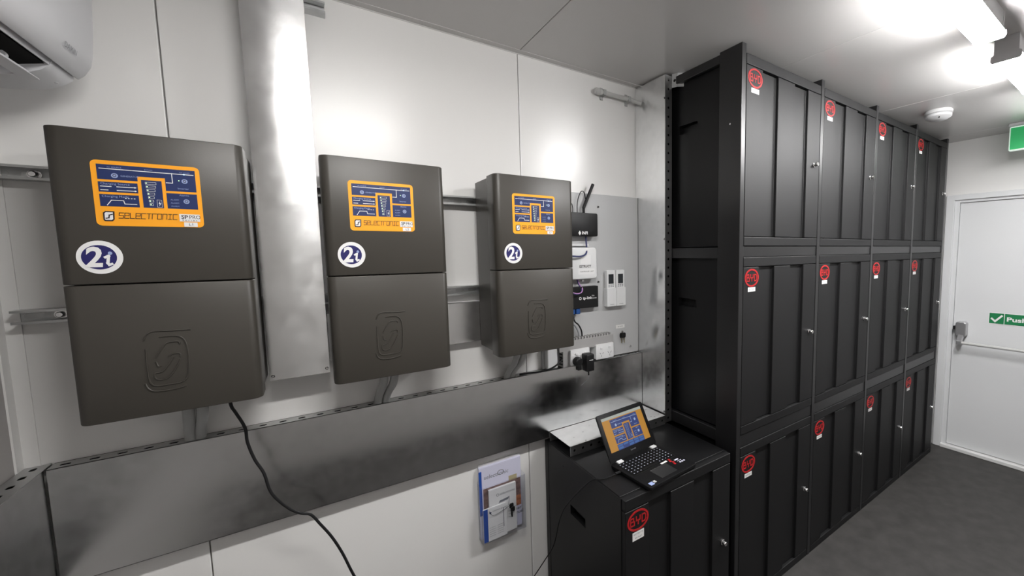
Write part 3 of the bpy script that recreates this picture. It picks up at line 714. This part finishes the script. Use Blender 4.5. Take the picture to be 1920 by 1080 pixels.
# conduit at the top
t = empty('wall_conduit', (0, 0, 0), label='short grey conduit clipped to the wall near the ceiling beside tall channel', cat='conduit')
MB().tube([(.432, -.024, 2.540), (.56, -.024, 2.540), (.62, -.026, 2.540), (.645, -.036, 2.532), (.672, -.06, 2.520)], .0115, n=12).build('pipe', M['pvcl'], t, smooth=True)
MB().lathe([(.011, 0), (.016, .006), (.016, .014), (.014, .016), (.016, .020), (.016, .036), (.013, .040)], (.438, -.024, 2.540), 'x', 16).build('end_gland', M['pvcl'], t, smooth=True)
for xx in (.450, .610):
    MB().prism([(-.001,-.030), (-.005,-.030), (-.005,-.015), (-.037,-.013), (-.037,.013), (-.005,.015), (-.005,.030), (-.001,.030)], 'x', xx-.009, xx+.009).build('saddle', M['pvc'], t, loc=(0, 0, 2.540), bevel=.001)

# ================================================================== LEAFLET HOLDER
t = empty('leaflet_holder', (-.150, 0, .44), label='clear acrylic leaflet pocket on the white wall below the trunking', cat='leaflet holder')
hx0, hx1 = -.104, .104
MB().box(hx0, hx1, -.0025, -.0005, 0, .275).build('back_plate', M['clear'], t)
MB().box(hx0, hx1, -.050, -.048, .0, .262).build('front_plate', M['clear'], t)
MB().box(hx0, hx0+.002, -.048, -.0025, 0, .265).box(hx1-.002, hx1, -.048, -.0025, 0, .265).build('side_plate', M['clear'], t)
MB().box(hx0, hx1, -.048, -.0025, 0, .002).build('base_plate', M['clear'], t)
def leaflet(name, x0, x1, y0, y1, z0, z1, m_, label, cat):
    b = MB().box(x0, x1, y0, y1, z0, z1).build(name, m_, bevel=.0008); tag(b, label, cat, 'papers in the clear pocket'); return b
b = leaflet('spiral_booklet', -.250, -.054, -.020, -.006, .445, .781, M['lilac'], 'tall pale lilac spiral-bound booklet at the back of the clear pocket', 'booklet')
MB().box(-.252, -.240, -.0225, -.0205, .560, .765).build('blue_spine', M['bluepaper'], b)
leaflet('booklet', -.248, -.050, -.0055, -.003, .445, .790, M['paper'], 'plain white booklet rearmost in the clear pocket, only its top edge showing', 'booklet')
D2().rect(.016, .10, .193, .235).build('cover_picture', M['photo'], b, (-.250, -.020, .445), X, Z, .0005)
D2().rect(.13, .10, .193, .150).build('picture_foot', M['photo2'], b, (-.250, -.020, .445), X, Z, .0009)
D2().rect(.135, .235, .175, .258).build('tan_patch', M['tan'], b, (-.250, -.020, .445), X, Z, .0009)
D2().text('selectronic', .02, .278, .026, shear=.1).ring(.098, .290, .016, .012, .003).text('User', .150, .080, .022, bold=.02).text('Manual', .140, .060, .022, bold=.02).text('Issue', .140, .012, .016).build('cover_lettering', M['greyprint'], b, (-.250, -.020, .445), X, Z, .0007)
b = leaflet('manual', -.214, -.086, -.034, -.022, .444, .672, M['paper'], 'white manual with inverter drawing in the middle of the clear pocket', 'booklet')
d = D2().text('selectronic', .048, .190, .017, shear=.1).ring(.040, .195, .006, .007, .002, n=12)
d.poly([(.048,.165),(.094,.170),(.088,.158),(.044,.155)]).stroke([(.094,.170),(.090,.128)], .0025).stroke([(.044,.155),(.046,.12)], .0015)
for k in range(4): d.text(['AC Coupled', 'Inverter', 'Technical', 'Notes'][k], .088, .110-.014*k, .008)
d.build('manual_print', M['greyprint'], b, (-.214, -.034, .444), X, Z, .0005)
b = leaflet('brochure', -.246, -.138, -.046, -.038, .4435, .598, M['paper'], 'white brochure with blue edge stripe at the front of the clear pocket', 'booklet')
D2().rect(0, 0, .020, .154).build('blue_stripe', M['bluepaper'], b, (-.246, -.046, .4435), X, Z, .0005)
d = D2().text('victron energy', .042, .132, .012).rect(.0905, .045, .0935, .135)
for k in range(5):
    for j in range(2): d.text('specification', .026+.036*j, .060-.010*k, .006)
d.build('brochure_print', M['greyprint'], b, (-.246, -.046, .4435), X, Z, .0005)
D2().poly([(.026,.137),(.038,.134),(.034,.128),(.040,.124),(.028,.128)]).build('brochure_mark', M['navy'], b, (-.246, -.046, .4435), X, Z, .0006)
t = empty('key_bunch', (-.118, -.050, .585), label='black keys on a thin cord hanging over the clear leaflet pocket', cat='keys')
for k in range(2):
    kb = MB().prism(rrect_poly(-.010+.004*k, -.020-.016*k, .010+.004*k, .004-.016*k, .006), 'y', -.006-.004*k, -.002-.004*k).build('key_head', M['black'], t, bevel=.001)
    MB().box(-.003, .003, -.005-.003*k, -.0035-.003*k, -.055-.006*k, -.030).build('key_blade', M['mattblack'], kb)
MB().tube([(0, -.004, .0), (-.03, -.003, -.012), (-.07, -.003, -.022), (-.092, -.003, -.018), (-.102, -.003, .004)], .0009, n=6).build('cord_loop', M['black'], t)

# ================================================================== AIR CONDITIONER
AY0, AY1 = -.125, -1.02
t = empty('air_conditioner', (XL, AY0, 2.14), label='white wall-mounted air conditioner at the top left corner', cat='air conditioner')
q = lambda x, z: (x-XL, z-2.14)
front = [(-1.238,2.180), (-1.226,2.193), (-1.214,2.215), (-1.208,2.250), (-1.204,2.310), (-1.200,2.390), (-1.210,2.420), (-1.24,2.432)]
front_in = [(-1.26,2.415), (-1.225,2.38), (-1.226,2.25), (-1.240,2.205), (-1.248,2.19)]
L_ = AY1-AY0
MB().prism([q(*p) for p in front+front_in], 'y', 0, L_).build('front_panel', M['acp'], t, bevel=.003, seg=2, smooth=True, ang=40)
full = [(-1.447,2.43), (-1.25,2.43), (-1.228,2.38), (-1.229,2.25), (-1.243,2.203), (-1.247,2.176), (-1.262,2.162), (-1.285,2.149), (-1.310,2.141), (-1.350,2.136), (-1.40,2.137), (-1.447,2.148)]
mid = [(-1.447,2.43), (-1.25,2.43), (-1.228,2.38), (-1.229,2.25), (-1.243,2.203), (-1.249,2.175), (-1.253,2.177), (-1.275,2.23), (-1.335,2.23), (-1.348,2.150), (-1.350,2.136), (-1.40,2.137), (-1.447,2.148)]
EL = -.112
MB().prism([q(*p) for p in full], 'y', 0, EL).build('end_case', M['acp'], t, smooth=True, ang=40)
MB().prism([q(*p) for p in full], 'y', L_+.13, L_).build('end_case', M['acp'], t, smooth=True, ang=40)
MB().prism([q(*p) for p in mid], 'y', EL, L_+.13).build('case', M['acp'], t, smooth=True, ang=40)
MB().prism([q(-1.256,2.176), q(-1.346,2.151), q(-1.338,2.226), q(-1.278,2.226)], 'y', EL-.001, L_+.131).build('outlet_cavity', M['mattblack'], t)
MB().prism([q(-1.300,2.148), q(-1.2795,2.1545), q(-1.279,2.150), q(-1.2995,2.1435)], 'y', EL+.045, L_+.12).build('louvre', M['acp'], t)
for k in range(1, 5): MB().cyl(q(-1.290,2.16)[:1]+(EL-.02-.17*k+.12,)+q(-1.29,2.16)[1:], q(-1.290,2.16)[:1]+(EL-.03-.17*k+.12,)+q(-1.29,2.16)[1:], .009).build('vane_support', M['acp'], t)
# underside print: slope from (-1.262,2.162) to (-1.350,2.136)
def under(u): return (q(-1.247-u*.063, 0)[0], q(0, 2.1755-u*.0275)[1])     # down the sloping underside
def chip(nm, u0, u1, y0, y1, m_):
    (xa, za), (xb, zb) = under(u0), under(u1)
    MB().prism([(xa, za), (xb, zb), (xb-.0006, zb-.0016), (xa-.0006, za-.0016)], 'y', y0, y1).build(nm, m_, t)
chip('receiver_window', .08, .48, -.082, -.052, M['pvc'])
for k in range(3): chip('indicator_lamp', .30+.16*k, .37+.16*k, -.094-.006*k, -.089-.006*k, M['lcd'])
for k in range(4): chip('speaker_slot', .98+.07*k, 1.01+.07*k, -.108, -.088, M['lcd'])
MB().lathe([(.013, 0), (.011, -.004), (.004, -.006)], (under(.45)[0], -.026, under(.45)[1]), 'z', 18).build('pressed_dimple', M['acp'], t, smooth=True)
D2().text('DAIKIN', 0, 0, .018).build('brand_lettering', M['greyprint'], t, (q(-1.2165,0)[0], -.150, q(0,2.212)[1]), (0,1,0), Vector((.2,0,1)), .0035)

# ================================================================== LAPTOP
th = math.atan2(.022, .277)
t = empty('laptop', (.190, -.672, low_z+.003), th, 'open black laptop showing an orange and navy screen on the low cabinet', 'laptop')
BW, BD = .278, .236
base = MB().prism(rrect_poly(0, 0, BW, BD, .010), 'z', .002, .016).build('base', M['lap'], t, bevel=.002, seg=2, smooth=True)
MB().prism(rrect_poly(.012, .10, BW-.012, .212, .004), 'z', .016, .0164).build('keyboard_well', M['mattblack'], base)
kb = MB(); lg = D2()
for r_ in range(6):
    nk = 14 if r_ else 15
    y0_ = .194-.0172*r_
    for k in range(13 if r_ < 5 else 9):
        kw = .0185; x_ = .018+.0187*k
        if r_ == 5:
            if k == 3: kb.box(x_, x_+.090, y0_, y0_+.0142, .0164, .0182); continue
            if k > 3: x_ += .0745
        kb.box(x_, x_+.0158, y0_, y0_+.0142, .0164, .0182)
        lg.rect(x_+.005, y0_+.006, x_+.0095, y0_+.0095)
o = kb.build('keyboard', M['lap'], base); o['kind'] = 'stuff'
o = lg.build('key_legends', M['lilac'], base, (0,0,0), X, Y, .0186); o['kind'] = 'stuff'
MB().box(.088, .180, .020, .088, .016, .0163).build('touchpad', mat('touchpad', (.02,.02,.021,1), .3), base)
D2().stroke([(.088,.0885),(.180,.0885)], .0012).stroke([(.1805,.020),(.1805,.088)], .0012).build('touchpad_edge', M['chrome'], base, (0,0,.016), X, Y, .0007)
D2().rect(.162, .092, .198, .102).build('white_sticker', M['paper'], base, (0,0,.016), X, Y, .0012)
d = D2()
for k in range(4): d.ell(.214-.005*(k % 2), .098-.0125*k, .0062, .006, 14)
d.build('red_stickers', M['red'], base, (0,0,.016), X, Y, .0008)
d = D2().rect(.228, .075, .250, .083).rect(.232, .065, .256, .068)
for k in range(3): d.rect(.232+.012*k, .050, .240+.012*k, .058)
d.build('spec_stickers', M['lilac'], base, (0,0,.016), X, Y, .0008)
D2().rect(.016, .010, .036, .030).build('blue_sticker', M['pale'], base, (0,0,.016), X, Y, .0008)
D2().rect(.040, .016, .052, .030).build('grey_sticker', M['pvcl'], base, (0,0,.016), X, Y, .0008)
for xx in (.030, .232): MB().box(xx, xx+.030, BD-.020, BD+.004, .010, .0215).build('hinge', M['plastic'], base, bevel=.002, seg=2)
# screen
lean = math.atan2(.104, .181); sd = Vector((0, math.sin(lean), math.cos(lean)))   # upward along the screen
LO = Vector((0, BD-.004, .020)); LH = .203
Nn = X.cross(sd)
lid = MB().prism(rrect_poly(0, 0, BW, LH, .010), 'z', -.007, 0)
lid.v = [tuple(LO+X*p[0]+sd*p[1]+Nn*p[2]) for p in lid.v]
lid = lid.build('screen_lid', M['lap'], t, bevel=.0015, seg=2, smooth=True)
sw_, sh_ = .238, .146; SO = LO+X*.020+sd*.038
scr = D2().rect(0, 0, sw_, sh_).build('display', M['scr_o'], lid, SO, X, sd, .0006)
D2().rect(0, sh_-.012, sw_, sh_).build('menu_bar', M['scr_w'], scr, SO, X, sd, .001)
gx, gw, gy, gh = .042, .160, -.036, .170
T2 = lambda p: (gx+(p[0]-.05)/.905*gw, sh_-.016-(p[1]-.06)*gh*.95)
pp = {'navy': D2(T2), 'line': D2(T2), 'pale': D2(T2)}
selectronic_graphic(pp, None)
pp['navy'].rect(.05, .722, .955, .87)
pp['navy'].build('navy_fields', M['scr_n'], scr, SO, X, sd, .001)
pp['line'].build('white_diagram', M['scr_l'], scr, SO, X, sd, .0014)
o = pp['pale'].build('pale_lettering', M['scr_l'], scr, SO, X, sd, .0014); o['kind'] = 'stuff'
d = D2(T2)
for k in range(5): d.rect(.065+.18*k, .735, .215+.18*k, .785)
for k in (0, 2, 3, 4): d.rect(.065+.18*k, .80, .215+.18*k, .855)
d.build('blue_buttons', M['scr_b'], scr, SO, X, sd, .0014)
D2().text('Lenovo', BW/2, .018, .010, align='c').build('bezel_lettering', M['greyprint'], lid, LO, X, sd, .0006)
# laptop lead
pts = [(.186,-.500,.835), (.165,-.497,.834), (.147,-.495,.831), (.12,-.493,.829), (.095,-.489,.828), (.068,-.46,.822), (.055,-.40,.765), (.050,-.33,.69), (.050,-.25,.60), (.052,-.195,.51), (.052,-.165,.43), (.048,-.14,.36), (.035,-.11,.30), (-.005,-.09,.235), (-.06,-.08,.165), (-.12,-.09,.07), (-.18,-.12,.006), (-.30,-.2,.005)]
t = empty('charging_cable', (0,0,0), label='thin black lead from the laptop down the low cabinet side', cat='cable')
MB().tube(pts, .0024, n=8).build('lead', M['black'], t, smooth=True)
MB().tube([(.194,-.502,.835), (.172,-.498,.835), (.155,-.496,.833)], .0055, n=8, smooth=2).build('plug', M['black'], t, smooth=True)
